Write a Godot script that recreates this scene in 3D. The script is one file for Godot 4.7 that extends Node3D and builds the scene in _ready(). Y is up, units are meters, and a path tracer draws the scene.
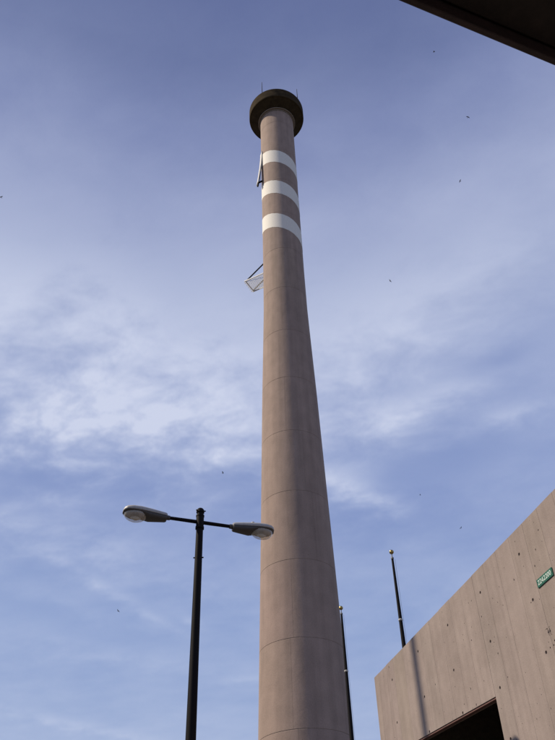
extends Node3D

# ---------------------------------------------------------------- frame of reference
# y up, metres, the eye stands at (0, 1.6, 0) looking towards -z and up
const EYE := Vector3(0, 1.6, 0)
const STACK := Vector3(0.687, 0, -37.994)          # foot of the chimney
const WALL_U := Vector3(-0.27198, 0, -0.96230)     # along the concrete wall, away from the eye
const WALL_N := Vector3(0.96230, 0, -0.27198)      # into the building
const WALL_AT := 6.0                               # metres from the eye to the wall's plane
const WALL_TOP := 7.22
const SUN_AZ := -91.6
const SUN_EL := 45.5

var rng := RandomNumberGenerator.new()
var M := {}
var taken := {}

func _ready():
	rng.seed = 4711
	camera_and_light()
	materials()
	build_ground()
	build_chimney()
	build_building()
	build_canopy()
	build_street_lamp()
	build_flagpoles()
	build_mast()
	build_sign()
	build_birds()

# ---------------------------------------------------------------- camera, sky, sun
func camera_and_light():
	var cam := Camera3D.new()
	cam.name = "camera"
	cam.fov = 50.222
	cam.near = 0.05
	cam.far = 4000.0
	add_child(cam)
	cam.transform = Transform3D(Basis(Vector3(0.99937, -0.02676, -0.02314), Vector3(0.03538, 0.75595, 0.65367), Vector3(0, -0.65408, 0.75642)).orthonormalized(), EYE)
	cam.current = true

	var sun := DirectionalLight3D.new()
	sun.name = "sun"
	var a := deg_to_rad(SUN_AZ)
	var e := deg_to_rad(SUN_EL)
	var towards := Vector3(sin(a) * cos(e), sin(e), -cos(a) * cos(e))
	add_child(sun)
	sun.look_at_from_position(towards * 100.0, Vector3.ZERO, Vector3.UP)
	sun.light_color = Color(1.0, 0.935, 0.83)
	sun.light_energy = 1.5
	sun.light_angular_distance = 0.6
	sun.shadow_enabled = true

	var env := Environment.new()
	env.background_mode = Environment.BG_SKY
	var sky := Sky.new()
	var pano := PanoramaSkyMaterial.new()
	pano.panorama = ImageTexture.create_from_image(sky_image())
	pano.filter = true
	sky.sky_material = pano
	env.sky = sky
	env.tonemap_mode = Environment.TONE_MAPPER_LINEAR
	env.tonemap_exposure = 1.15
	env.sdfgi_enabled = true
	env.ssao_enabled = true
	env.ssil_enabled = true
	var we := WorldEnvironment.new()
	we.name = "environment"
	we.environment = env
	add_child(we)

func direction(az: float, el: float) -> Vector3:
	var a := deg_to_rad(az)
	var e := deg_to_rad(el)
	return Vector3(sin(a) * cos(e), sin(e), -cos(a) * cos(e))

# High thin cloud over blue air, for every direction: a flat layer overhead, so that it draws together towards the horizon.
var sky_rows := []
var sky_spots := []
var sky_noise := []
const SKY_W := 4096
const SKY_H := 2048
const AIR := [[0.0, 168, 183, 212], [15.0, 160, 177, 213], [23.0, 146, 165, 207], [31.0, 135, 153, 199], [38.0, 146, 161, 202], [45.0, 157, 169, 204], [51.0, 150, 161, 198], [57.0, 126, 138, 180], [62.0, 101, 114, 158], [70.0, 82, 95, 143], [90.0, 72, 85, 133]]
const SKY_SHARE := 0.943      # the exposure lifts these values again

func sky_image() -> Image:
	for a in [[11, 1.5, 4, 0.5], [23, 6.5, 6, 0.63], [37, 3.0, 3, 0.5]]:
		var n := FastNoiseLite.new()
		n.seed = a[0]; n.noise_type = FastNoiseLite.TYPE_SIMPLEX_SMOOTH; n.frequency = a[1]
		n.fractal_type = FastNoiseLite.FRACTAL_FBM; n.fractal_octaves = a[2]; n.fractal_gain = a[3]
		sky_noise.append(n)
	# denser and thinner places of the layer: azimuth, elevation, half-length, half-width (radians), slant, amount
	for s in [
			[-18.0, 39.8, 0.26, 0.095, 0.0, 0.50], [-18.0, 36.8, 0.14, 0.045, 0.05, 0.22], [-6.0, 37.8, 0.09, 0.045, -0.1, 0.26], [-20.0, 45.0, 0.26, 0.08, 0.0, 0.26],
			[5.0, 32.6, 0.046, 0.023, -0.30, 0.46], [8.0, 30.8, 0.040, 0.015, -0.55, 0.26], [13.0, 37.4, 0.085, 0.022, 0.22, 0.36], [19.5, 35.2, 0.055, 0.012, 0.1, 0.30], [6.5, 38.6, 0.050, 0.040, 0.2, 0.22],
			[9.0, 43.5, 0.16, 0.065, 0.15, 0.26], [18.5, 46.0, 0.12, 0.04, 0.2, 0.12],
			[-14.5, 25.6, 0.070, 0.0085, -0.42, 0.20], [-10.0, 23.4, 0.035, 0.0060, -0.35, 0.16], [-7.0, 23.2, 0.014, 0.006, -0.5, 0.22], [-15.5, 28.3, 0.14, 0.026, -0.2, 0.20], [-15.0, 16.6, 0.12, 0.0070, -0.14, 0.24], [-3.5, 19.5, 0.035, 0.005, 0.1, 0.16], [-13.0, 21.0, 0.10, 0.010, -0.1, 0.10],
			[13.0, 33.2, 0.090, 0.026, 0.12, -0.16], [21.0, 39.4, 0.045, 0.016, 0.2, -0.26], [-19.0, 32.0, 0.12, 0.014, -0.05, -0.16], [-3.5, 33.2, 0.05, 0.014, 0.0, -0.14], [-20.0, 23.8, 0.10, 0.012, -0.2, -0.10], [12.0, 29.5, 0.06, 0.014, 0.0, -0.08],
			[70.0, 38.0, 0.30, 0.09, 0.0, 0.32], [-75.0, 36.0, 0.3, 0.09, 0.1, 0.32], [110.0, 30.0, 0.08, 0.03, 0.3, 0.4],
			[130.0, 40.0, 0.32, 0.09, 0.0, 0.34], [-140.0, 38.0, 0.3, 0.09, 0.1, 0.34], [178.0, 36.0, 0.3, 0.09, 0.0, 0.32]]:
		var dir: Vector3 = direction(s[0], s[1])
		var side := Vector3(cos(deg_to_rad(s[0])), 0, sin(deg_to_rad(s[0])))
		var up := side.cross(dir)
		sky_spots.append([dir, side * cos(s[4]) + up * sin(s[4]), up * cos(s[4]) - side * sin(s[4]), s[2], s[3], s[5], s[1], rad_to_deg(maxf(s[3], s[2] * absf(sin(s[4])))) * 2.4 + s[2] * 14.0])
	var half := SKY_H / 2
	sky_rows.resize(half)
	var job := WorkerThreadPool.add_group_task(sky_row, half)
	WorkerThreadPool.wait_for_group_task_completion(job)
	var data := PackedByteArray()
	for r in sky_rows:
		data.append_array(r)
	var ground := PackedByteArray()
	for x in SKY_W:
		ground.append_array(PackedByteArray([150, 160, 190]))
	for y in half:
		data.append_array(ground)
	sky_rows.clear()
	return Image.create_from_data(SKY_W, SKY_H, false, Image.FORMAT_RGB8, data)

func sky_row(y: int):
	var row := PackedByteArray()
	row.resize(SKY_W * 3)
	var el := (0.5 - (y + 0.5) / SKY_H) * PI
	var sy := sin(el)
	var cy := cos(el)
	var deg := rad_to_deg(el)
	var k := 1.0 / (sy + 0.06)
	var air := Vector3(66, 77, 128)
	for i in AIR.size() - 1:
		if deg >= AIR[i][0] and deg < AIR[i + 1][0]:
			var t: float = smoothstep(0.0, 1.0, (deg - AIR[i][0]) / (AIR[i + 1][0] - AIR[i][0])) * 0.4 + 0.6 * (deg - AIR[i][0]) / (AIR[i + 1][0] - AIR[i][0])
			air = Vector3(AIR[i][1], AIR[i][2], AIR[i][3]).lerp(Vector3(AIR[i + 1][1], AIR[i + 1][2], AIR[i + 1][3]), t)
	var cloud := Vector3(206, 213, 235)
	var veil := 0.08 + 0.08 * exp(-pow((deg - 43.0) / 9.0, 2.0))
	var here := []
	for s in sky_spots:
		if absf(deg - s[6]) < s[7]:
			here.append(s)
	var n1: FastNoiseLite = sky_noise[0]
	var n2: FastNoiseLite = sky_noise[1]
	var n3: FastNoiseLite = sky_noise[2]
	var calm := smoothstep(68.0, 50.0, deg) * 0.75 + 0.25
	var o := 0
	for x in SKY_W:
		var az := (x + 0.5) / SKY_W * TAU
		var dx := sin(az) * cy
		var dz := -cos(az) * cy
		var px := dx * k
		var pz := dz * k
		# the wind has drawn the layer out along one direction
		var u := px * 0.97 + pz * 0.24
		var v := -px * 0.24 + pz * 0.97
		var big := n1.get_noise_2d(u * 0.9, v * 1.25)
		var puff := n3.get_noise_2d(u, v * 1.3)
		var fine := n2.get_noise_2d(u * 1.0 + puff * 0.05, v * 1.4)
		var bump := 0.0
		for s in here:
			var c: float = dx * s[0].x + sy * s[0].y + dz * s[0].z
			if c > 0.75:
				var p: float = (dx * s[1].x + sy * s[1].y + dz * s[1].z) / s[3] + 0.5 * puff
				var q: float = (dx * s[2].x + sy * s[2].y + dz * s[2].z) / s[4] + 0.5 * puff + 0.6 * fine
				bump += s[5] * exp(-p * p - q * q)
		var d := veil + bump * (1.0 + 0.8 * fine + 0.4 * puff) + calm * (0.13 * big + 0.10 * puff + 0.10 * fine)
		d = clampf(d, -0.30, 0.95)
		var col := air.lerp(cloud, d) * SKY_SHARE
		var dither := float((x * 7919 + y * 104729 + x * y * 31) % 97) / 97.0
		row[o] = clampi(int(col.x + dither), 0, 255)
		row[o + 1] = clampi(int(col.y + dither), 0, 255)
		row[o + 2] = clampi(int(col.z + dither), 0, 255)
		o += 3
	sky_rows[y] = row

# ---------------------------------------------------------------- materials
func noise_texture(sd: int, freq: float, oct: int, a: Color, b: Color, size := 512, gain := 0.55) -> ImageTexture:
	var n := FastNoiseLite.new()
	n.seed = sd
	n.noise_type = FastNoiseLite.TYPE_SIMPLEX_SMOOTH
	n.frequency = freq
	n.fractal_type = FastNoiseLite.FRACTAL_FBM
	n.fractal_octaves = oct
	n.fractal_gain = gain
	var im := n.get_seamless_image(size, size)
	im.convert(Image.FORMAT_RGB8)
	for y in size:
		for x in size:
			im.set_pixel(x, y, a.lerp(b, im.get_pixel(x, y).r))
	im.generate_mipmaps()
	return ImageTexture.create_from_image(im)

func normal_texture(sd: int, freq: float, strength: float, size := 512) -> ImageTexture:
	var n := FastNoiseLite.new()
	n.seed = sd
	n.frequency = freq
	n.fractal_octaves = 5
	n.fractal_gain = 0.6
	var im := n.get_seamless_image(size, size)
	im.convert(Image.FORMAT_RGBA8)
	im.bump_map_to_normal_map(strength)
	return ImageTexture.create_from_image(im)

func mat(c: Color, rough := 0.9, metal := 0.0) -> StandardMaterial3D:
	var m := StandardMaterial3D.new()
	m.albedo_color = c
	m.roughness = rough
	m.metallic = metal
	return m

func srgb(r: float, g: float, b: float) -> Color:
	return Color(r, g, b).linear_to_srgb()

func grained(base: Color, sd: int, freq: float, spread: float, scale: float, rough := 0.92, bump := 1.5, tinted := false) -> StandardMaterial3D:
	var m := mat(Color.WHITE, rough)
	var a := Color(base.r * (1.0 - spread), base.g * (1.0 - spread), base.b * (1.0 - spread))
	var b := Color(minf(base.r * (1.0 + spread), 1), minf(base.g * (1.0 + spread), 1), minf(base.b * (1.0 + spread * 0.9), 1))
	m.albedo_texture = noise_texture(sd, freq, 6, a, b)
	m.normal_enabled = true
	m.normal_texture = normal_texture(sd + 1, freq * 3.0, bump)
	m.normal_scale = 0.5
	m.uv1_triplanar = true
	m.uv1_world_triplanar = true
	m.uv1_scale = Vector3(scale, scale, scale)
	if tinted:
		m.vertex_color_use_as_albedo = true
	return m

func materials():
	M.shaft = shaft_material()
	M.white = grained(srgb(0.64, 0.62, 0.58), 61, 0.06, 0.05, 0.3, 0.8, 0.6)
	M.white.normal_scale = 0.15
	M.wall = wall_material()
	M.core = grained(srgb(0.24, 0.20, 0.17), 75, 0.02, 0.10, 0.6)
	M.crown = grained(srgb(0.042, 0.031, 0.019), 81, 0.01, 0.25, 0.35, 0.95)
	M.crown.metallic_specular = 0.15
	M.collar = grained(srgb(0.20, 0.165, 0.14), 83, 0.02, 0.12, 0.6, 0.85)
	M.ground = grained(srgb(0.085, 0.08, 0.075), 91, 0.02, 0.2, 0.25, 0.95, 3.0)
	M.black_paint = mat(srgb(0.007, 0.006, 0.007), 0.6)
	M.black_paint.metallic_specular = 0.2
	M.lamp_grey = grained(srgb(0.30, 0.30, 0.31), 95, 0.02, 0.08, 1.5, 0.5, 0.5)
	M.lamp_dark = mat(srgb(0.045, 0.042, 0.042), 0.6)
	M.gold = mat(Color(0.62, 0.54, 0.34), 0.3, 1.0)
	M.steel = mat(srgb(0.16, 0.16, 0.165), 0.5, 0.4)
	M.sheet = grained(srgb(0.64, 0.65, 0.67), 99, 0.02, 0.08, 1.0, 0.55, 0.5)
	M.rope = mat(srgb(0.35, 0.34, 0.32), 0.9)
	M.rust = grained(srgb(0.10, 0.045, 0.038), 103, 0.03, 0.25, 1.2, 0.8)
	M.inside = grained(srgb(0.24, 0.20, 0.17), 105, 0.02, 0.12, 0.6)
	M.sun_block = grained(srgb(0.09, 0.05, 0.04), 106, 0.02, 0.12, 0.9, 0.7)  # brown for the added boards that shut sunlight out of the opening
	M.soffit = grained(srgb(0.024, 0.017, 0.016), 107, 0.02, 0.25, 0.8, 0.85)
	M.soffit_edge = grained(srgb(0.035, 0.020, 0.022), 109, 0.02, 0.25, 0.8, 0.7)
	M.bird = mat(srgb(0.035, 0.033, 0.035), 0.8)
	M.sign_green = mat(srgb(0.006, 0.085, 0.045), 0.4)
	M.sign_white = mat(srgb(0.40, 0.50, 0.46), 0.6)
	var lens := mat(Color(0.82, 0.79, 0.74, 0.34), 0.05)
	lens.transparency = BaseMaterial3D.TRANSPARENCY_ALPHA
	M.lens = lens
	M.reflector = mat(srgb(0.10, 0.07, 0.065), 0.35, 0.2)
	M.bulb = mat(srgb(0.5, 0.48, 0.45), 0.1)
	M.mast = grained(srgb(0.16, 0.15, 0.14), 113, 0.02, 0.1, 1.0)

# Concrete cast in lifts: fine grain, soft mottling, thin runs of dirt down the face; u runs once round, v is metres / 16.
func shaft_material() -> StandardMaterial3D:
	var w := 1024
	var h := 1024
	var n := FastNoiseLite.new()
	n.seed = 5; n.frequency = 0.012; n.fractal_octaves = 5
	var im := n.get_seamless_image(w, h)
	var s := FastNoiseLite.new()
	s.seed = 8; s.frequency = 0.02; s.fractal_octaves = 4
	var st := s.get_seamless_image(w, 64)
	st.resize(w, h, Image.INTERPOLATE_CUBIC)
	var g := FastNoiseLite.new()
	g.seed = 9; g.frequency = 0.18; g.fractal_octaves = 3
	var gr := g.get_seamless_image(w, h)
	var out := Image.create(w, h, false, Image.FORMAT_RGB8)
	var base := srgb(0.256, 0.192, 0.163)
	for y in h:
		for x in w:
			var m := (im.get_pixel(x, y).r - 0.5) * 0.10 + (st.get_pixel(x, y).r - 0.5) * 0.11 + (gr.get_pixel(x, y).r - 0.5) * 0.10
			out.set_pixel(x, y, Color(base.r * (1 + m), base.g * (1 + m * 1.02), base.b * (1 + m * 1.05)))
	# small chips and rust spots, with an outline of their own
	for i in 70:
		var cx := rng.randi_range(4, w - 5)
		var cyy := rng.randi_range(4, h - 5)
		var ww := rng.randi_range(1, 4)
		var hh := rng.randi_range(1, 3)
		var t := base.lerp(srgb(0.12, 0.085, 0.06), rng.randf_range(0.25, 0.7))
		for yy in hh:
			for xx in ww:
				if rng.randf() < 0.8:
					out.set_pixel(cx + xx - 2, cyy + yy - 1, t)
	out.generate_mipmaps()
	var mt := mat(Color.WHITE, 0.94)
	mt.albedo_texture = ImageTexture.create_from_image(out)
	mt.normal_enabled = true
	mt.normal_texture = normal_texture(15, 0.06, 1.5)
	mt.normal_scale = 0.1
	mt.vertex_color_use_as_albedo = true
	return mt

# Board-marked concrete: soft clouding, faint runs down the boards, sand grain and a few dark specks; 6 m to the repeat.
func wall_material() -> StandardMaterial3D:
	var w := 1024
	var ims := []
	for a in [[31, 0.006, 4], [32, 0.03, 4], [33, 0.25, 2]]:
		var n := FastNoiseLite.new()
		n.seed = a[0]; n.frequency = a[1]; n.fractal_octaves = a[2]
		ims.append(n.get_seamless_image(w, w))
	var s := FastNoiseLite.new()
	s.seed = 34; s.frequency = 0.03; s.fractal_octaves = 4
	var st := s.get_seamless_image(w, 48)
	st.resize(w, w, Image.INTERPOLATE_CUBIC)
	var base := srgb(0.243, 0.201, 0.186)
	var out := Image.create(w, w, false, Image.FORMAT_RGB8)
	for y in w:
		for x in w:
			var m: float = (ims[0].get_pixel(x, y).r - 0.5) * 0.09 + (ims[1].get_pixel(x, y).r - 0.5) * 0.05 + (ims[2].get_pixel(x, y).r - 0.5) * 0.10 + (st.get_pixel(x, y).r - 0.5) * 0.09 + (rng.randf() - 0.5) * 0.04
			out.set_pixel(x, y, Color(base.r * (1 + m), base.g * (1 + m * 1.03), base.b * (1 + m * 1.06)))
	for i in 420:
		var cx := rng.randi_range(3, w - 4)
		var cy := rng.randi_range(3, w - 4)
		var t := base.lerp(srgb(0.09, 0.075, 0.065), rng.randf_range(0.2, 0.75))
		out.set_pixel(cx, cy, t)
		if rng.randf() < 0.5: out.set_pixel(cx, cy + 1, t)
		if rng.randf() < 0.2: out.set_pixel(cx + 1, cy, t)
	out.generate_mipmaps()
	var mt := mat(Color.WHITE, 0.95)
	mt.albedo_texture = ImageTexture.create_from_image(out)
	mt.vertex_color_use_as_albedo = true
	mt.metallic_specular = 0.3
	return mt

# ---------------------------------------------------------------- node helpers
func numbered(called: String) -> String:
	if not taken.has(called):
		taken[called] = 0
		return called
	taken[called] += 1
	return "%s_%03d" % [called, taken[called]]

func thing(called: String, label: String, category: String, at := Vector3.ZERO, group := "") -> Node3D:
	var o := Node3D.new()
	o.name = numbered(called)
	add_child(o)
	o.position = at
	o.set_meta("label", label)
	o.set_meta("category", category)
	if group != "":
		o.set_meta("group", group)
	return o

func part(called: String, mesh: Mesh, m: Material, parent: Node3D, xf := Transform3D.IDENTITY) -> MeshInstance3D:
	var o := MeshInstance3D.new()
	o.name = called
	o.mesh = mesh
	o.material_override = m
	o.cast_shadow = GeometryInstance3D.SHADOW_CASTING_SETTING_ON
	parent.add_child(o, true)
	o.transform = xf
	return o

func begin() -> SurfaceTool:
	var st := SurfaceTool.new()
	st.begin(Mesh.PRIMITIVE_TRIANGLES)
	return st

func done(st: SurfaceTool) -> ArrayMesh:
	st.generate_normals()
	return st.commit()

var along_wall := false      # lay texture coordinates in metres along the concrete wall
func tri(st: SurfaceTool, a: Vector3, b: Vector3, c: Vector3):
	for p in [a, b, c]:
		if along_wall:
			st.set_uv(Vector2(p.dot(WALL_U), -p.y) / 6.0)
		st.add_vertex(p)

func quad(st: SurfaceTool, a: Vector3, b: Vector3, c: Vector3, d: Vector3):
	tri(st, a, b, c)
	tri(st, a, c, d)

# rings of points joined into a skin; every ring has the same count, ends capped
func loft(rings: Array, cap := true, smooth := true, st: SurfaceTool = null) -> SurfaceTool:
	if st == null:
		st = begin()
	st.set_smooth_group(0 if smooth else -1)
	var n: int = rings[0].size()
	for i in rings.size() - 1:
		for j in n:
			var k := (j + 1) % n
			quad(st, rings[i][j], rings[i + 1][j], rings[i + 1][k], rings[i][k])
	if cap:
		st.set_smooth_group(-1)
		for e in [0, rings.size() - 1]:
			var c := Vector3.ZERO
			for p in rings[e]:
				c += p
			c /= n
			for j in n:
				var k := (j + 1) % n
				if e == 0:
					tri(st, c, rings[e][j], rings[e][k])
				else:
					tri(st, c, rings[e][k], rings[e][j])
	return st

# profile of Vector2(radius, height) turned about y
func lathe(profile: Array, n := 32, st: SurfaceTool = null, at := Vector3.ZERO, flat := []) -> SurfaceTool:
	if st == null:
		st = begin()
	for i in profile.size() - 1:
		st.set_smooth_group(-1 if flat.has(i) else i + 1 if flat.size() > 0 else 0)
		var a: Vector2 = profile[i]
		var b: Vector2 = profile[i + 1]
		for j in n:
			var t0 := TAU * j / n
			var t1 := TAU * (j + 1) / n
			var p0 := at + Vector3(a.x * cos(t0), a.y, a.x * sin(t0))
			var p1 := at + Vector3(a.x * cos(t1), a.y, a.x * sin(t1))
			var q0 := at + Vector3(b.x * cos(t0), b.y, b.x * sin(t0))
			var q1 := at + Vector3(b.x * cos(t1), b.y, b.x * sin(t1))
			if a.x > 1e-6 and b.x > 1e-6:
				quad(st, p0, p1, q1, q0)
			elif a.x > 1e-6:
				tri(st, p0, p1, q0)
			elif b.x > 1e-6:
				tri(st, p0, q1, q0)
	return st

# round bar from a to b
func bar(a: Vector3, b: Vector3, r0: float, r1 := -1.0, n := 10, st: SurfaceTool = null) -> SurfaceTool:
	if r1 < 0:
		r1 = r0
	var d := (b - a).normalized()
	var s := d.cross(Vector3.UP if absf(d.y) < 0.9 else Vector3.RIGHT).normalized()
	var t := d.cross(s)
	var r := []
	for e in [[a, r0], [b, r1]]:
		var ring := PackedVector3Array()
		for j in n:
			var w := TAU * j / n
			ring.append(e[0] + (s * cos(w) + t * sin(w)) * e[1])
		r.append(ring)
	return loft(r, true, true, st)

# box with chamfered edges, spanned by three half-axes
func block(c: Vector3, x: Vector3, y: Vector3, z: Vector3, ch := 0.0, st: SurfaceTool = null) -> SurfaceTool:
	if st == null:
		st = begin()
	st.set_smooth_group(-1)
	var ax := [x, y, z]
	var ln := [x.length(), y.length(), z.length()]
	var ins := [1.0 - ch / ln[0], 1.0 - ch / ln[1], 1.0 - ch / ln[2]]
	for i in 3:
		var j := (i + 1) % 3
		var k := (i + 2) % 3
		for s in [-1.0, 1.0]:
			var p := []
			for q in [[-1, -1], [1, -1], [1, 1], [-1, 1]]:
				p.append(c + ax[i] * s + ax[j] * (q[0] * ins[j]) + ax[k] * (q[1] * ins[k]))
			if s < 0:
				quad(st, p[0], p[1], p[2], p[3])
			else:
				quad(st, p[3], p[2], p[1], p[0])
	if ch > 0:
		for i in 3:
			var j := (i + 1) % 3
			var k := (i + 2) % 3
			for sj in [-1.0, 1.0]:
				for sk in [-1.0, 1.0]:
					var a0: Vector3 = c + ax[j] * sj + ax[k] * (sk * ins[k])
					var b0: Vector3 = c + ax[j] * (sj * ins[j]) + ax[k] * sk
					var l: Vector3 = ax[i] * ins[i]
					if sj * sk > 0:
						quad(st, a0 - l, a0 + l, b0 + l, b0 - l)
					else:
						quad(st, b0 - l, b0 + l, a0 + l, a0 - l)
		for sx in [-1.0, 1.0]:
			for sy in [-1.0, 1.0]:
				for sz in [-1.0, 1.0]:
					var a1: Vector3 = c + x * sx + y * (sy * ins[1]) + z * (sz * ins[2])
					var b1: Vector3 = c + x * (sx * ins[0]) + y * sy + z * (sz * ins[2])
					var c1: Vector3 = c + x * (sx * ins[0]) + y * (sy * ins[1]) + z * sz
					if sx * sy * sz > 0:
						tri(st, a1, c1, b1)
					else:
						tri(st, a1, b1, c1)
	return st

# ---------------------------------------------------------------- ground
func build_ground():
	var st := begin()
	quad(st, Vector3(-1500, 0, -1500), Vector3(1500, 0, -1500), Vector3(1500, 0, 1500), Vector3(-1500, 0, 1500))
	var g := part("ground", done(st), M.ground, self)
	g.set_meta("kind", "structure")
	g.set_meta("label", "dark paved ground around the foot of the chimney")

# ---------------------------------------------------------------- chimney
const PROFILE := [[-2.0, 2.45], [12.27, 2.155], [19.13, 1.987], [24.4, 1.862], [32.0, 1.695], [36.6, 1.566], [39.6, 1.486], [43.4, 1.452], [51.0, 1.433], [66.0, 1.406]]

func shaft_radius(y: float) -> float:
	for i in PROFILE.size() - 1:
		if y <= PROFILE[i + 1][0]:
			return lerpf(PROFILE[i][1], PROFILE[i + 1][1], (y - PROFILE[i][0]) / (PROFILE[i + 1][0] - PROFILE[i][0]))
	return PROFILE[-1][1]

# one formwork panel of a lift: a curved slab between two angles, its edges eased back into the joint
func shaft_panel(y0: float, y1: float, a0: float, a1: float, tone: Color) -> ArrayMesh:
	var st := begin()
	var rows := [[y0, -0.014], [y0 + 0.004, -0.003], [y0 + 0.022, 0.0]]
	var mids := 4
	for i in mids:
		rows.append([lerpf(y0 + 0.022, y1 - 0.022, (i + 1.0) / (mids + 1.0)), 0.0])
	rows.append_array([[y1 - 0.022, 0.0], [y1 - 0.004, -0.003], [y1, -0.014]])
	var cols := [[a0, -0.014], [a0 + 0.0025, -0.004], [a0 + 0.007, 0.0]]
	var nc := 16
	for i in nc:
		cols.append([lerpf(a0 + 0.007, a1 - 0.007, (i + 1.0) / (nc + 1.0)), 0.0])
	cols.append_array([[a1 - 0.007, 0.0], [a1 - 0.0025, -0.004], [a1, -0.014]])
	var nr := rows.size()
	var ncol := cols.size()
	for i in nr:
		for j in ncol:
			var y: float = rows[i][0]
			var a: float = cols[j][0]
			var r := shaft_radius(y) + minf(rows[i][1], cols[j][1])
			st.set_color(tone)
			st.set_uv(Vector2(a / TAU, y / 16.0))
			var n := Vector3(cos(a), 0.035, sin(a))
			if i < 2: n.y -= 0.5
			if i > nr - 3: n.y += 0.5
			st.set_normal(n.normalized())
			st.add_vertex(Vector3(r * cos(a), y, r * sin(a)))
	for i in nr - 1:
		for j in ncol - 1:
			var p := i * ncol + j
			for q in [p, p + 1, p + ncol + 1, p, p + ncol + 1, p + ncol]:
				st.add_index(q)
	st.generate_tangents()
	return st.commit()

func build_chimney():
	var t := thing("chimney", "tall tapering tan concrete chimney with white band winding below its dark crown", "chimney", STACK)
	var top := 62.6
	# the inner wall behind the joints
	var st := begin()
	var prof := []
	for i in 33:
		var y := top * i / 32.0
		prof.append(Vector2(shaft_radius(y) - 0.016, y))
	part("inner_shaft", done(lathe(prof, 72, st)), M.core, t)
	var joints := [0.0]
	for k in range(1, 16):
		joints.append(k * 4.062 - 0.05)
	joints.append(top)
	for k in joints.size() - 1:
		var off := rng.randf_range(0, TAU / 5.0)
		if k == 3: off = 1.83
		if k == 8: off = 1.92
		for i in 5:
			var a0 := off + TAU * i / 5.0
			var v := 1.0 + rng.randf_range(-0.035, 0.035)
			part("shaft_panel", shaft_panel(joints[k] + 0.006, joints[k + 1] - 0.006, a0 + 0.0008, a0 + TAU / 5.0 - 0.0008, Color(v, v * rng.randf_range(0.99, 1.01), v * rng.randf_range(0.98, 1.02))), M.shaft, t)
	part("white_spiral_band", spiral_band(), M.white, t)
	# collar and crown
	var c := 62.6
	part("collar", done(lathe([Vector2(1.36, c), Vector2(1.45, c), Vector2(1.45, c + 0.12), Vector2(1.57, c + 0.12), Vector2(1.60, c + 0.14), Vector2(1.60, c + 0.19), Vector2(1.57, c + 0.22), Vector2(1.50, c + 0.22), Vector2(1.50, c + 0.5)], 72, null, Vector3.ZERO, [0, 1, 2])), M.collar, t)
	var cr := part("crown", done(lathe([Vector2(0.9, 62.87), Vector2(1.62, 62.88), Vector2(2.22, 63.29), Vector2(2.34, 63.33), Vector2(2.37, 63.42), Vector2(2.37, 64.42), Vector2(2.33, 64.52), Vector2(2.1, 64.56), Vector2(1.2, 64.56), Vector2(1.2, 63.8), Vector2(0, 63.8)], 96, null, Vector3.ZERO, [0, 1, 7, 8])), M.crown, t)
	for a in [122.0, 30.0, 235.0, 310.0]:
		var w := deg_to_rad(a)
		var p := Vector3(cos(w) * 2.2, 64.5, sin(w) * 2.2)
		part("lightning_rod", done(bar(p, p + Vector3(0, 2.0, 0), 0.04, 0.02, 6)), M.black_paint, cr)
	build_shelf(t)
	build_antenna(t)

# one white stripe winding down the shaft, three turns in view; angle 0 faces the eye and grows to the right
func spiral_band() -> ArrayMesh:
	var st := begin()
	var a0 := deg_to_rad(-96.0)
	var a1 := deg_to_rad(720.0 + 118.0)
	var n := 300
	var rows := [[0.0, -0.012], [0.0, 0.012], [0.2, 0.012], [0.4, 0.012], [0.6, 0.012], [0.8, 0.012], [1.0, 0.012], [1.0, -0.012]]
	for i in n + 1:
		var a := lerpf(a0, a1, float(i) / n)
		var low := 54.96 - a * 0.649 + sin(a * 23.0) * 0.008 + sin(a * 61.0) * 0.006
		for r in rows:
			var y: float = low + 1.60 * r[0]
			var rad: float = shaft_radius(y) + r[1]
			st.set_normal(Vector3(sin(a), -0.7 if r == rows[0] else (0.7 if r == rows[-1] else 0.01), cos(a)).normalized())
			st.set_uv(Vector2(a, y))
			st.add_vertex(Vector3(sin(a) * rad, y, cos(a) * rad))
	var m := rows.size()
	for i in n:
		for j in m - 1:
			var p := i * m + j
			for q in [p, p + m + 1, p + m, p, p + 1, p + m + 1]:
				st.add_index(q)
	return st.commit()

# the little open grating held out from the shaft by two stays
func build_shelf(t: Node3D):
	var y := 43.72
	var out := Vector3(-0.885, 0, -0.466)
	var side := Vector3(-0.466, 0, 0.885)
	var r0 := shaft_radius(y) - 0.12
	var r1 := shaft_radius(y) + 1.5
	var hw := 0.60
	var mid := (r0 + r1) / 2
	var sh := part("grating_frame", done(block(out * (r1 - 0.16) + Vector3(0, y - 0.052, 0), side * hw, Vector3(0, 0.02, 0), out * 0.03, 0.004)), M.sheet, t)
	for s in [-hw, hw]:
		part("frame_rail", done(block(out * (mid - 0.02) + side * s + Vector3(0, y, 0), out * (r1 - mid - 0.03), Vector3(0, 0.05, 0), side * 0.016, 0.004)), M.sheet, sh)
	var n := 15
	for i in n:
		var s := lerpf(-hw + 0.06, hw - 0.06, i / (n - 1.0))
		var longer := 0.07 if i % 3 == 0 else 0.0
		part("grating_bar", done(block(out * (mid + longer / 2) + side * s + Vector3(0, y, 0), out * ((r1 - r0) / 2 + longer / 2), Vector3(0, 0.014, 0), side * 0.013, 0.002)), M.sheet, sh)
	for s in [-0.52, 0.52]:
		part("stay", done(bar(out * (r1 - 0.14) + side * s + Vector3(0, y + 0.03, 0), out * (r0 - 0.05) + side * s + Vector3(0, y + 1.12, 0), 0.05, 0.05, 8)), M.black_paint, sh)

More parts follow.
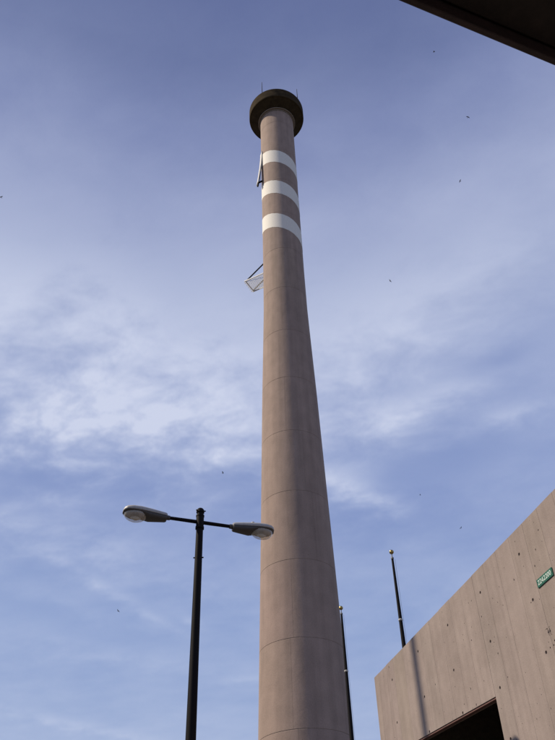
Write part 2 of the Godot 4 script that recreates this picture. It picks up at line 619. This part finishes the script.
# the loose upper end of the white band hanging off the shaft on a dark bracket
func build_antenna(t: Node3D):
	var o := Vector3(-0.955, 0, 0.296).normalized()
	var r := shaft_radius(55.0)
	var sd := Vector3(0.296, 0, 0.955)
	var rings := []
	for e in [[57.75, 0.02], [57.0, 0.05], [56.0, 0.12], [55.0, 0.22], [54.2, 0.31], [53.45, 0.40]]:
		var c: Vector3 = o * (r + e[1]) + Vector3(0, e[0], 0)
		var ring := PackedVector3Array()
		for q in [[-1, -1], [1, -1], [1, 1], [-1, 1]]:
			ring.append(c + o * (q[0] * 0.035) + sd * (q[1] * 0.22))
		rings.append(ring)
	var a := part("loose_band_end", done(loft(rings, true, false)), M.white, t)
	var tilt := Vector3(-0.7, -0.5, 0).normalized()
	part("bracket", done(block(o * (r + 0.20) + Vector3(0, 53.75, 0), tilt * 0.24, tilt.cross(sd) * 0.05, sd * 0.07, 0.008)), M.black_paint, a)
	part("bracket", done(block(o * (r + 0.36) + Vector3(0, 53.36, 0), o * 0.05, Vector3(0, 0.17, 0), sd * 0.12, 0.008)), M.black_paint, a)
	part("stay", done(bar(o * (r + 0.25) + Vector3(0, 53.6, 0), o * (r + 0.04) + Vector3(0, 56.3, 0), 0.035, 0.035, 8)), M.black_paint, a)

# ---------------------------------------------------------------- concrete building
func wp(u: float, y: float, depth: float) -> Vector3:
	return WALL_U * u + WALL_N * (WALL_AT + depth) + Vector3(0, y, 0)

func wall_box(u0: float, u1: float, y0: float, y1: float, d0: float, d1: float, ch := 0.0, st: SurfaceTool = null) -> SurfaceTool:
	return block(wp((u0 + u1) / 2, (y0 + y1) / 2, (d0 + d1) / 2), WALL_U * ((u1 - u0) / 2), Vector3(0, (y1 - y0) / 2, 0), WALL_N * ((d1 - d0) / 2), ch, st)

const PANEL_D := 0.05
func lintel(u: float) -> float:
	return 5.362 + (u - 10.40) * 0.0742

# a cast strip of wall with real tie holes and pits sunk into its face
func wall_panel(u0: float, u1: float, bottom: Callable, y1: float, holes: Array, tone: Color) -> ArrayMesh:
	var st := begin()
	st.set_smooth_group(-1)
	st.set_color(tone)
	var e := 0.002
	along_wall = true
	# row and column edges: a plain lattice with a cell of its own for every hole
	var cols := 4
	var ylow: float = minf(bottom.call(u0), bottom.call(u1))
	var rows := maxi(2, int(round((y1 - ylow) / 0.11)))
	var U := func(i: int) -> float: return lerpf(u0 + e, u1 - e, float(i) / cols)
	var Y := func(i: int, j: int) -> float: return lerpf(bottom.call(U.call(i)) + e, y1 - e, float(j) / rows)
	var used := {}
	for hl in holes:
		var ci := clampi(int((hl.u - u0) / (u1 - u0) * cols), 0, cols - 1)
		var yb: float = bottom.call(hl.u)
		var cj := int((hl.y - yb) / (y1 - yb) * rows)
		if cj < 0 or cj >= rows or used.has(ci + cj * 100):
			continue
		used[ci + cj * 100] = hl
	for i in cols:
		for j in rows:
			var a := wp(U.call(i), Y.call(i, j), 0)
			var b := wp(U.call(i + 1), Y.call(i + 1, j), 0)
			var c := wp(U.call(i + 1), Y.call(i + 1, j + 1), 0)
			var d := wp(U.call(i), Y.call(i, j + 1), 0)
			if not used.has(i + j * 100):
				quad(st, a, b, c, d)
				continue
			var hl: Dictionary = used[i + j * 100]
			var box := [a, (a + b) / 2, b, (b + c) / 2, c, (c + d) / 2, d, (d + a) / 2]
			var ang := [225.0, 270.0, 315.0, 0.0, 45.0, 90.0, 135.0, 180.0]
			var m := (a + c) / 2
			# keep the hole inside its cell
			var cw: float = (U.call(1) - U.call(0)) / 2 - hl.rx - 0.004
			var chh: float = (Y.call(i, j + 1) - Y.call(i, j)) / 2 - hl.ry - 0.004
			var mu: float = clampf(hl.u - (U.call(i) + U.call(i + 1)) / 2, -maxf(cw, 0), maxf(cw, 0))
			var my: float = clampf(hl.y - m.y, -maxf(chh, 0), maxf(chh, 0))
			m += WALL_U * mu + Vector3(0, my, 0)
			var rim := []
			var floor_ := []
			for k in 8:
				var w := deg_to_rad(ang[k])
				var wob: float = 1.0 + hl.wob * sin(k * 2.7 + hl.u * 13.0)
				var off: Vector3 = WALL_U * (cos(w) * hl.rx * wob) + Vector3(0, sin(w) * hl.ry * wob, 0)
				rim.append(m + off)
				floor_.append(m + off * hl.taper + WALL_N * hl.depth)
			for k in 8:
				var k2 := (k + 1) % 8
				quad(st, box[k], box[k2], rim[k2], rim[k])
				quad(st, rim[k], rim[k2], floor_[k2], floor_[k])
				tri(st, floor_[k], floor_[k2], m + WALL_N * hl.depth)
	# chamfers and edges back to the core
	for side in [[u0, u0 + e, 1.0], [u1, u1 - e, -1.0]]:
		for j in rows:
			var i: int = 0 if side[2] > 0 else cols
			var ya: float = Y.call(i, j)
			var yb: float = Y.call(i, j + 1)
			var f0 := wp(side[1], ya, 0)
			var f1 := wp(side[1], yb, 0)
			var g0 := wp(side[0], ya, e)
			var g1 := wp(side[0], yb, e)
			var h0 := wp(side[0], ya, PANEL_D)
			var h1 := wp(side[0], yb, PANEL_D)
			if side[2] > 0:
				quad(st, g0, f0, f1, g1)
				quad(st, h0, g0, g1, h1)
			else:
				quad(st, f0, g0, g1, f1)
				quad(st, g0, h0, h1, g1)
	for i in cols:
		var p0 := wp(U.call(i), y1 - e, 0)
		var p1 := wp(U.call(i + 1), y1 - e, 0)
		quad(st, p0, p1, wp(U.call(i + 1), y1, e), wp(U.call(i), y1, e))
		quad(st, wp(U.call(i), y1, e), wp(U.call(i + 1), y1, e), wp(U.call(i + 1), y1, PANEL_D), wp(U.call(i), y1, PANEL_D))
		var q0 := wp(U.call(i), Y.call(i, 0), 0)
		var q1 := wp(U.call(i + 1), Y.call(i + 1, 0), 0)
		quad(st, q1, q0, q0 + WALL_N * PANEL_D, q1 + WALL_N * PANEL_D)
	along_wall = false
	return done(st)

func build_building():
	var t := thing("concrete_building", "low pinkish beige board-marked concrete building with dark opening in its wall", "building")
	var far := 14.93
	var near := -9.0
	var o0 := 10.40
	var o1 := 13.90
	var back := 0.16
	# core wall behind the cast strips
	part("core_wall", done(wall_box(near, o0, 0.0, WALL_TOP - 0.02, PANEL_D, back)), M.core, t)
	part("core_wall", done(wall_box(o1, far - 0.002, 0.0, WALL_TOP - 0.02, PANEL_D, back)), M.core, t)
	var st := begin()
	var c := []
	for d in [PANEL_D, back]:
		c.append([wp(o0, lintel(o0), d), wp(o1, lintel(o1), d), wp(o1, WALL_TOP - 0.02, d), wp(o0, WALL_TOP - 0.02, d)])
	st.set_smooth_group(-1)
	quad(st, c[0][0], c[0][1], c[0][2], c[0][3])
	quad(st, c[1][3], c[1][2], c[1][1], c[1][0])
	quad(st, c[0][1], c[0][0], c[1][0], c[1][1])
	quad(st, c[0][3], c[0][2], c[1][2], c[1][3])
	part("core_wall", done(st), M.core, t)
	# steel angle under the head of the opening
	st = begin()
	st.set_smooth_group(-1)
	var l0 := [wp(o0 + 0.002, lintel(o0) - 0.004, 0.012), wp(o1 - 0.002, lintel(o1) - 0.004, 0.012), wp(o1 - 0.002, lintel(o1) - 0.004, 0.085), wp(o0 + 0.002, lintel(o0) - 0.004, 0.085)]
	var l1 := []
	for p in l0:
		l1.append(p - Vector3(0, 0.022, 0))
	quad(st, l0[0], l0[1], l0[2], l0[3])
	quad(st, l1[3], l1[2], l1[1], l1[0])
	for i in 4:
		quad(st, l1[i], l1[(i + 1) % 4], l0[(i + 1) % 4], l0[i])
	part("lintel_plate", done(st), M.rust, t)
	# cast strips with tie holes on a regular lattice
	var step := 1.275
	var u_first := 1.703 * 6.0
	var w := step / 3.0
	# strips run from the far corner towards the eye; edges follow the lattice of ties
	var edges := []
	var u := u_first - 15 * step - w * 0.5
	while u < far - 0.18:
		edges.append(u)
		u += w
	edges.append(far)
	# the strip edge beside the opening is the jamb
	for i in edges.size():
		if absf(edges[i] - o0) < w * 0.5:
			edges[i] = o0
		elif absf(edges[i] - o1) < w * 0.5:
			edges[i] = o1
	var flat := func(_u: float) -> float: return 0.0
	var sloped := func(uu: float) -> float: return lintel(uu)
	for i in edges.size() - 1:
		var g := rng.randf_range(0.0002, 0.0018)
		if is_equal_approx(edges[i], o0): g = 0.004
		var a: float = edges[i] + g
		var b: float = edges[i + 1] - rng.randf_range(0.0002, 0.0012)
		var over: bool = edges[i] > o0 - 0.01 and edges[i + 1] < o1 + 0.01
		var holes := []
		for k in range(-16, 5):
			var hu := u_first + k * step
			if hu > a + 0.04 and hu < b - 0.04:
				for r in [6.89, 6.13, 5.43, 4.74, 4.04, 3.34, 2.64, 1.94, 1.24, 0.54]:
					holes.append({u = hu + rng.randf_range(-0.008, 0.008), y = r + rng.randf_range(-0.01, 0.01), rx = 0.024, ry = 0.024, depth = 0.045, taper = 0.75, wob = 0.06})
		var near_eye := smoothstep(14.5, 8.5, a)
		for k in int(6 + 20 * near_eye + rng.randf() * 14):
			var sz := rng.randf_range(0.0035, 0.007)
			if rng.randf() < 0.16: sz = rng.randf_range(0.007, 0.012)
			holes.append({u = rng.randf_range(a + 0.02, b - 0.02), y = rng.randf_range(0.1, WALL_TOP - 0.05), rx = sz, ry = sz * rng.randf_range(0.8, 2.2), depth = sz * rng.randf_range(0.9, 1.8), taper = 0.55, wob = 0.3})
		if a < 8.9 and b > 8.5:
			for sp in [[8.72, 5.63, 0.014, 0.05], [8.66, 5.47, 0.018, 0.016], [8.80, 5.45, 0.012, 0.012], [8.6, 4.9, 0.012, 0.045]]:
				holes.append({u = sp[0], y = sp[1], rx = sp[2], ry = sp[3], depth = 0.02, taper = 0.5, wob = 0.35})
		var v := 1.0 + rng.randf_range(-0.03, 0.03)
		part("wall_panel", wall_panel(a, b, sloped if over else flat, WALL_TOP + rng.randf_range(-0.004, 0.004), holes, Color(v, v * rng.randf_range(0.985, 1.01), v * rng.randf_range(0.97, 1.02))), M.wall, t)
	# the rest of the shell and the dark room behind the opening
	var deep := 11.0
	part("end_wall", done(wall_box(far - 0.35, far - 0.004, 0.0, WALL_TOP - 0.03, back + 0.002, deep)), M.core, t)
	part("end_wall", done(wall_box(near, near + 0.35, 0.0, WALL_TOP - 0.03, back + 0.002, deep)), M.core, t)
	part("back_wall", done(wall_box(near + 0.355, far - 0.36, 0.0, WALL_TOP - 0.03, deep - 0.35, deep - 0.005)), M.core, t)
	part("roof", done(wall_box(near + 0.36, far - 0.36, WALL_TOP - 0.6, WALL_TOP - 0.25, back + 0.004, deep - 0.36)), M.core, t)
	part("room_lining", done(wall_box(9.2, 9.3, 0.01, WALL_TOP - 0.605, back + 0.01, deep - 0.37)), M.inside, t)
	part("room_lining", done(wall_box(14.45, 14.55, 0.01, WALL_TOP - 0.605, back + 0.01, deep - 0.37)), M.inside, t)
	part("room_lining", done(wall_box(9.31, 14.44, 0.01, WALL_TOP - 0.605, 5.0, 5.1)), M.inside, t)
	part("room_ceiling", done(wall_box(9.31, 14.44, WALL_TOP - 0.68, WALL_TOP - 0.61, back + 0.01, 4.99)), M.inside, t)
	for k in 24:  # added boards, below the view, keeping sun out so the room stays dark
		part("sun_block_board", done(wall_box(o0 - 0.1, o1 + 0.1, 0.03 + k * 0.198, 0.222 + k * 0.198, 0.20, 0.25, 0.006)), M.sun_block, t)
	part("room_floor", done(wall_box(9.31, 14.44, 0.004, 0.03, back + 0.01, 4.99)), M.inside, t)

# ---------------------------------------------------------------- canopy over the eye
func build_canopy():
	var e0 := Vector3(0.58, 5.0, -1.54)
	var dir := Vector3(0.918, 0, -0.397).normalized()
	var inn := Vector3(0.397, 0, 0.918).normalized()
	var mid := e0 + dir * 0.25
	var t := thing("entrance_canopy", "dark brown flat canopy edge jutting in overhead at the top right corner", "canopy")
	var L := 4.6
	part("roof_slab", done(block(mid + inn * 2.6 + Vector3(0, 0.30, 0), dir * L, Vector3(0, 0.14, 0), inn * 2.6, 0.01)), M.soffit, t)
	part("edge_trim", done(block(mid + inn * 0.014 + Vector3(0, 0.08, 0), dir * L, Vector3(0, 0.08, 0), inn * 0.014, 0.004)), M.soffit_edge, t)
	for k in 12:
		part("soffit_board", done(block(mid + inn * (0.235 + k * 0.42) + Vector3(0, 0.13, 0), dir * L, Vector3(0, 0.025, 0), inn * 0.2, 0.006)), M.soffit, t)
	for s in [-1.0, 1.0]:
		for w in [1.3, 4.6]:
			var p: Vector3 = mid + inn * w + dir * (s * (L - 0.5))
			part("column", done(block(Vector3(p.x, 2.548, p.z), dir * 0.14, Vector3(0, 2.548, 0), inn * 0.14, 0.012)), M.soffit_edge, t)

# ---------------------------------------------------------------- street lamp
func head_section(x: float, w: float, top: float, low: float) -> PackedVector3Array:
	var r := PackedVector3Array()
	for j in 20:
		var a := TAU * j / 20.0
		var c := cos(a)
		var s := sin(a)
		var z := w * signf(c) * pow(absf(c), 0.62)
		var y := (top if s > 0 else low) * signf(s) * pow(absf(s), 0.75)
		r.append(Vector3(x, y, z))
	return r

func lamp_head(parent: Node3D, xf: Transform3D, photocell: bool, label: String):
	# along +x: x = 0 at the arm, 0.68 at the nose
	var up := []
	var lo := []
	for s in [[0.0, 0.070, 0.050, 0.060], [0.02, 0.082, 0.060, 0.068], [0.12, 0.098, 0.072, 0.075], [0.28, 0.125, 0.086, 0.085], [0.42, 0.148, 0.092, 0.088], [0.54, 0.150, 0.090, 0.080], [0.62, 0.132, 0.078, 0.062], [0.66, 0.100, 0.058, 0.040], [0.68, 0.055, 0.030, 0.018]]:
		up.append(head_section(s[0], s[1], s[2], 0.006))
		lo.append(head_section(s[0] * 0.985 + 0.004, s[1] * 0.955, -0.010, s[3] * (1.0 if s[0] < 0.3 else 0.45)))
	var h := part("lamp_head", done(loft(up)), M.lamp_grey, parent, xf)
	h.set_meta("label", label)
	part("lower_housing", done(loft(lo)), M.lamp_dark, h)
	# prismatic drop bowl: a ribbed shell under the front half
	var bowl := []
	var nr := 9
	for i in nr:
		var f := i / float(nr - 1)
		var ring := PackedVector3Array()
		for j in 48:
			var a := TAU * j / 48.0
			var rad := cos(f * PI * 0.5) * (1.0 + (0.018 if j % 2 == 0 else -0.012) * (1 - f))
			ring.append(Vector3(0.485 + 0.178 * rad * cos(a), -0.028 - 0.115 * sin(f * PI * 0.5), 0.136 * rad * sin(a)))
		bowl.append(ring)
	part("lens_bowl", done(loft(bowl, false)), M.lens, h)
	# what shows through the bowl: bright reflector pan and the lamp
	var pan := []
	for i in 5:
		var f := i / 4.0
		var ring := PackedVector3Array()
		for j in 28:
			var a := TAU * j / 28.0
			ring.append(Vector3(0.485 + (0.160 - 0.10 * f) * cos(a), -0.046 + 0.004 * f, (0.120 - 0.07 * f) * sin(a)))
		pan.append(ring)
	part("reflector", done(loft(pan)), M.reflector, h)
	var b := []
	for i in 7:
		var f := i / 6.0
		var ring := PackedVector3Array()
		for j in 14:
			var a := TAU * j / 14.0
			var rr := 0.034 * sin(PI * clampf(f, 0.06, 0.94)) + 0.004
			ring.append(Vector3(0.40 + 0.16 * f, -0.085 + rr * sin(a), rr * cos(a)))
		b.append(ring)
	part("bulb", done(loft(b)), M.bulb, h)
	# hinge line, latch, clamp bolts
	part("latch", done(block(Vector3(0.672, -0.010, 0), Vector3(0.012, 0, 0), Vector3(0, 0.016, 0), Vector3(0, 0, 0.022), 0.004)), M.lamp_dark, h)
	part("clamp", done(bar(Vector3(-0.05, 0, 0), Vector3(0.04, 0, 0), 0.036, 0.042, 14)), M.lamp_dark, h)
	if photocell:
		part("photocell", done(lathe([Vector2(0.034, 0), Vector2(0.034, 0.045), Vector2(0.026, 0.056), Vector2(0.0, 0.058)], 14, null, Vector3(0.34, 0.078, 0))), M.lamp_grey, h)

func build_street_lamp():
	var t := thing("street_lamp", "black lamp post with two grey drop-lens heads in front of the chimney", "street lamp", Vector3(-1.303, 0, -10.923))
	part("base_flange", done(lathe([Vector2(0, 0), Vector2(0.19, 0), Vector2(0.19, 0.03), Vector2(0.12, 0.05), Vector2(0.105, 0.30), Vector2(0.095, 0.34)], 28, null, Vector3.ZERO, [0, 1, 2])), M.black_paint, t)
	var pl := part("pole", done(lathe([Vector2(0.088, 0.02), Vector2(0.083, 2.5), Vector2(0.066, 5.5), Vector2(0.054, 7.87)], 28)), M.black_paint, t)
	for s in [-1.0, 1.0]:
		part("bolt", done(bar(Vector3(s * 0.05, 7.33, 0.0), Vector3(s * 0.078, 7.33, 0.0), 0.011, 0.011, 8)), M.black_paint, pl)
	var yc := 7.94
	part("tenon_collar", done(lathe([Vector2(0.056, yc - 0.125), Vector2(0.068, yc - 0.12), Vector2(0.068, yc - 0.085), Vector2(0.061, yc - 0.08), Vector2(0.061, yc + 0.09), Vector2(0.066, yc + 0.095), Vector2(0.066, yc + 0.12), Vector2(0.05, yc + 0.125), Vector2(0.05, yc + 0.17)], 28, null, Vector3.ZERO, [1, 2, 3, 4, 5, 6, 7])), M.black_paint, t)
	var cap := part("pole_cap", done(lathe([Vector2(0.050, yc + 0.165), Vector2(0.064, yc + 0.17), Vector2(0.064, yc + 0.205), Vector2(0.055, yc + 0.222), Vector2(0.04, yc + 0.24), Vector2(0.0, yc + 0.25)], 28, null, Vector3.ZERO, [0, 1])), M.black_paint, t)
	for k in 3:
		var a := 0.2 + TAU * k / 3.0
		part("bolt", done(bar(Vector3(cos(a) * 0.055, yc + 0.187, sin(a) * 0.055), Vector3(cos(a) * 0.088, yc + 0.187, sin(a) * 0.088), 0.010, 0.010, 8)), M.black_paint, cap)
	for k in 2:
		var turn := deg_to_rad(19.52) + (PI if k == 1 else 0.0)
		var bs := Basis(Vector3.UP, turn)
		part("arm", done(bar(bs * Vector3(0.05, 0, 0) + Vector3(0, yc, 0), bs * Vector3(0.53, 0, 0) + Vector3(0, yc, 0), 0.030, 0.027, 14)), M.black_paint, t)
		lamp_head(t, Transform3D(bs, bs * Vector3(0.53, 0, 0) + Vector3(0, yc, 0)), k == 0, "grey lamp head crossing in front of the chimney" if k == 0 else "grey lamp head with sunlit lens against the sky")

# ---------------------------------------------------------------- flagpoles
func build_flagpoles():
	var group := "black flagpoles with gilt balls"
	var spots := [
		[Vector3(3.845, 0, -25.714), "black flagpole with gold ball rising behind the concrete wall"],
		[Vector3(2.209, 0, -30.28), "black flagpole with gold ball close beside the chimney's right edge"]]
	var H := 15.04
	for s in spots:
		var t := thing("flagpole", s[1], "flagpole", s[0], group)
		part("base_collar", done(lathe([Vector2(0, 0), Vector2(0.2, 0), Vector2(0.2, 0.04), Vector2(0.13, 0.12), Vector2(0.115, 0.14)], 24, null, Vector3.ZERO, [0, 1])), M.black_paint, t)
		part("pole", done(lathe([Vector2(0.10, 0.0), Vector2(0.098, 5.0), Vector2(0.075, 11.0), Vector2(0.040, H - 0.27)], 24)), M.black_paint, t)
		part("truck", done(lathe([Vector2(0.03, H - 0.28), Vector2(0.05, H - 0.27), Vector2(0.05, H - 0.22), Vector2(0.03, H - 0.20), Vector2(0.018, H - 0.18), Vector2(0.018, H - 0.06)], 18, null, Vector3.ZERO, [0, 1, 2])), M.steel, t)
		var p := []
		for i in 17:
			var a := -PI / 2 + PI * i / 16.0
			p.append(Vector2(maxf(cos(a) * 0.082, 0.0), H + sin(a) * 0.082))
		part("ball_finial", done(lathe(p, 28)), M.gold, t)
		part("joint_ring", done(lathe([Vector2(0.060, H - 2.56), Vector2(0.074, H - 2.55), Vector2(0.074, H - 2.50), Vector2(0.060, H - 2.49)], 20)), M.rope, t)
		part("halyard", done(bar(Vector3(0.085, H - 0.30, 0.03), Vector3(0.14, 1.4, 0.06), 0.004, 0.004, 5)), M.steel, t)
		part("cleat", done(block(Vector3(0.12, 1.4, 0.05), Vector3(0.05, 0, 0.01), Vector3(0, 0.09, 0), Vector3(0, 0, 0.015), 0.004)), M.steel, t)

# ---------------------------------------------------------------- the tall mast whose shadow stripes the wall
func build_mast():
	var t := thing("tall_mast", "tall plain grey pole left of the lamp post, its shadow striping the wall", "mast", Vector3(-13.74, 0, -13.60))
	part("pole", done(lathe([Vector2(0.15, 0), Vector2(0.13, 9.0), Vector2(0.105, 26.5)], 28)), M.mast, t)
	part("cap", done(lathe([Vector2(0.105, 26.5), Vector2(0.12, 26.51), Vector2(0.12, 26.58), Vector2(0.0, 26.64)], 28, null, Vector3.ZERO, [0, 1])), M.steel, t)
	part("base_plate", done(block(Vector3(0, 0.025, 0), Vector3(0.28, 0, 0), Vector3(0, 0.025, 0), Vector3(0, 0, 0.28), 0.006)), M.steel, t)

# ---------------------------------------------------------------- green number plate on the wall
func build_sign():
	var c := wp(8.51, 1.6 + 0.7795 * 6.0, -0.008)
	var t := thing("number_sign", "small green plate with white digits 2242200 on the concrete wall", "sign", c)
	var along := -WALL_U                       # reads left to right for someone facing the wall
	var tilt := 0.0
	var x := along * cos(tilt) + Vector3(0, sin(tilt), 0)
	var y := Vector3(0, 1, 0)
	part("plate", done(block(Vector3.ZERO, x * 0.20, y * 0.058, WALL_N * 0.006, 0.003)), M.sign_green, t)
	var tm := TextMesh.new()
	tm.text = "2242200"
	var f := SystemFont.new()
	f.font_names = PackedStringArray(["Droid Sans"])
	f.font_weight = 700
	tm.font = f
	tm.font_size = 64
	tm.pixel_size = 0.00142
	tm.depth = 0.002
	var d := part("digits", tm, M.sign_white, t)
	d.transform = Transform3D(Basis(x, y, -WALL_N), -WALL_N * 0.0085)
	for s in [-1.0, 1.0]:
		part("screw", done(lathe([Vector2(0, 0), Vector2(0.006, 0), Vector2(0.004, 0.003), Vector2(0, 0.004)], 8)), M.steel, t, Transform3D(Basis(x, -WALL_N, y), x * (s * 0.188) - WALL_N * 0.006))

# ---------------------------------------------------------------- birds
func bird_mesh(lift: float, sweep: float) -> ArrayMesh:
	# one body: beak along -z, wings along x
	var st := begin()
	var rings := []
	for s in [[-0.19, 0.004, 0.0], [-0.165, 0.012, 0.002], [-0.135, 0.026, 0.006], [-0.10, 0.028, 0.004], [-0.05, 0.042, 0.0], [0.03, 0.046, -0.004], [0.10, 0.030, 0.0], [0.15, 0.018, 0.004], [0.21, 0.010, 0.006]]:
		var r := PackedVector3Array()
		for j in 10:
			var a := TAU * j / 10.0
			r.append(Vector3(cos(a) * s[1], s[2] + sin(a) * s[1] * (0.9 if s[0] < 0.15 else 0.4), s[0]))
		rings.append(r)
	loft(rings, true, true, st)
	# tail fan
	var tail := []
	for e in [[0.13, 0.018], [0.20, 0.05], [0.26, 0.062]]:
		tail.append(PackedVector3Array([Vector3(-e[1], 0.004, e[0]), Vector3(0, 0.010, e[0] + 0.006), Vector3(e[1], 0.004, e[0]), Vector3(0, -0.002, e[0])]))
	loft(tail, true, false, st)
	for s in [-1.0, 1.0]:
		var w := []
		for e in [[0.02, -0.05, 0.09, 0.016, 0.0], [0.12, -0.075, 0.085, 0.014, 0.55], [0.22, -0.07 + sweep * 0.03, 0.08 + sweep * 0.05, 0.010, 0.9], [0.33, -0.03 + sweep * 0.1, 0.05 + sweep * 0.14, 0.006, 0.75], [0.40, 0.02 + sweep * 0.16, 0.045 + sweep * 0.18, 0.003, 0.5]]:
			var yy: float = 0.015 + lift * e[4] * e[0]
			w.append(PackedVector3Array([Vector3(s * e[0], yy, e[1]), Vector3(s * e[0], yy + e[3], lerpf(e[1], e[2], 0.35)), Vector3(s * e[0], yy, e[2]), Vector3(s * e[0], yy - e[3] * 0.4, lerpf(e[1], e[2], 0.35))]))
		loft(w, true, true, st)
	return done(st)

func build_birds():
	# azimuth, elevation, distance, heading, bank, lift, sweep, label
	var list := [
		[23.11, 60.42, 62.0, 70.0, 55.0, 0.5, 0.3, "tiny dark bird highest in the sky, just below the canopy edge"],
		[24.56, 55.68, 80.0, 200.0, 20.0, 0.3, 0.5, "tiny dark bird at upper right, second highest below the canopy edge"],
		[21.59, 51.86, 84.0, 110.0, -30.0, 0.2, 0.2, "tiny dark bird right of the chimney's topmost white band"],
		[12.05, 46.36, 78.0, 35.0, -40.0, 0.4, 0.2, "tiny dark bird nearest the right of the chimney, level with the shelf"],
		[-5.01, 33.46, 74.0, 260.0, 10.0, 0.6, 0.3, "tiny dark bird just left of the chimney above the lamp"],
		[-12.6, 23.74, 70.0, 60.0, -25.0, 0.3, 0.2, "tiny dark bird below the left lamp head, lowest in the sky"],
		[-29.5, 50.01, 70.0, 150.0, 15.0, 0.5, 0.3, "tiny dark bird cut by the left edge of the picture"],
		[11.44, 30.99, 95.0, 80.0, 5.0, 0.4, 0.4, "tiny dark bird above the taller-looking flagpole's ball, the fainter one"],
		[14.16, 28.34, 84.0, 300.0, 20.0, 0.4, 0.3, "tiny dark bird right of the gold ball above the concrete wall"]]
	for b in list:
		var o := MeshInstance3D.new()
		o.name = numbered("bird")
		o.mesh = bird_mesh(b[5], b[6])
		o.material_override = M.bird
		add_child(o)
		o.transform = Transform3D(Basis.from_euler(Vector3(0.1, deg_to_rad(b[3]), deg_to_rad(b[4]))).scaled(Vector3.ONE * 0.46), EYE + direction(b[0], b[1]) * b[2])
		o.set_meta("label", b[7])
		o.set_meta("category", "bird")
		o.set_meta("group", "birds in flight")
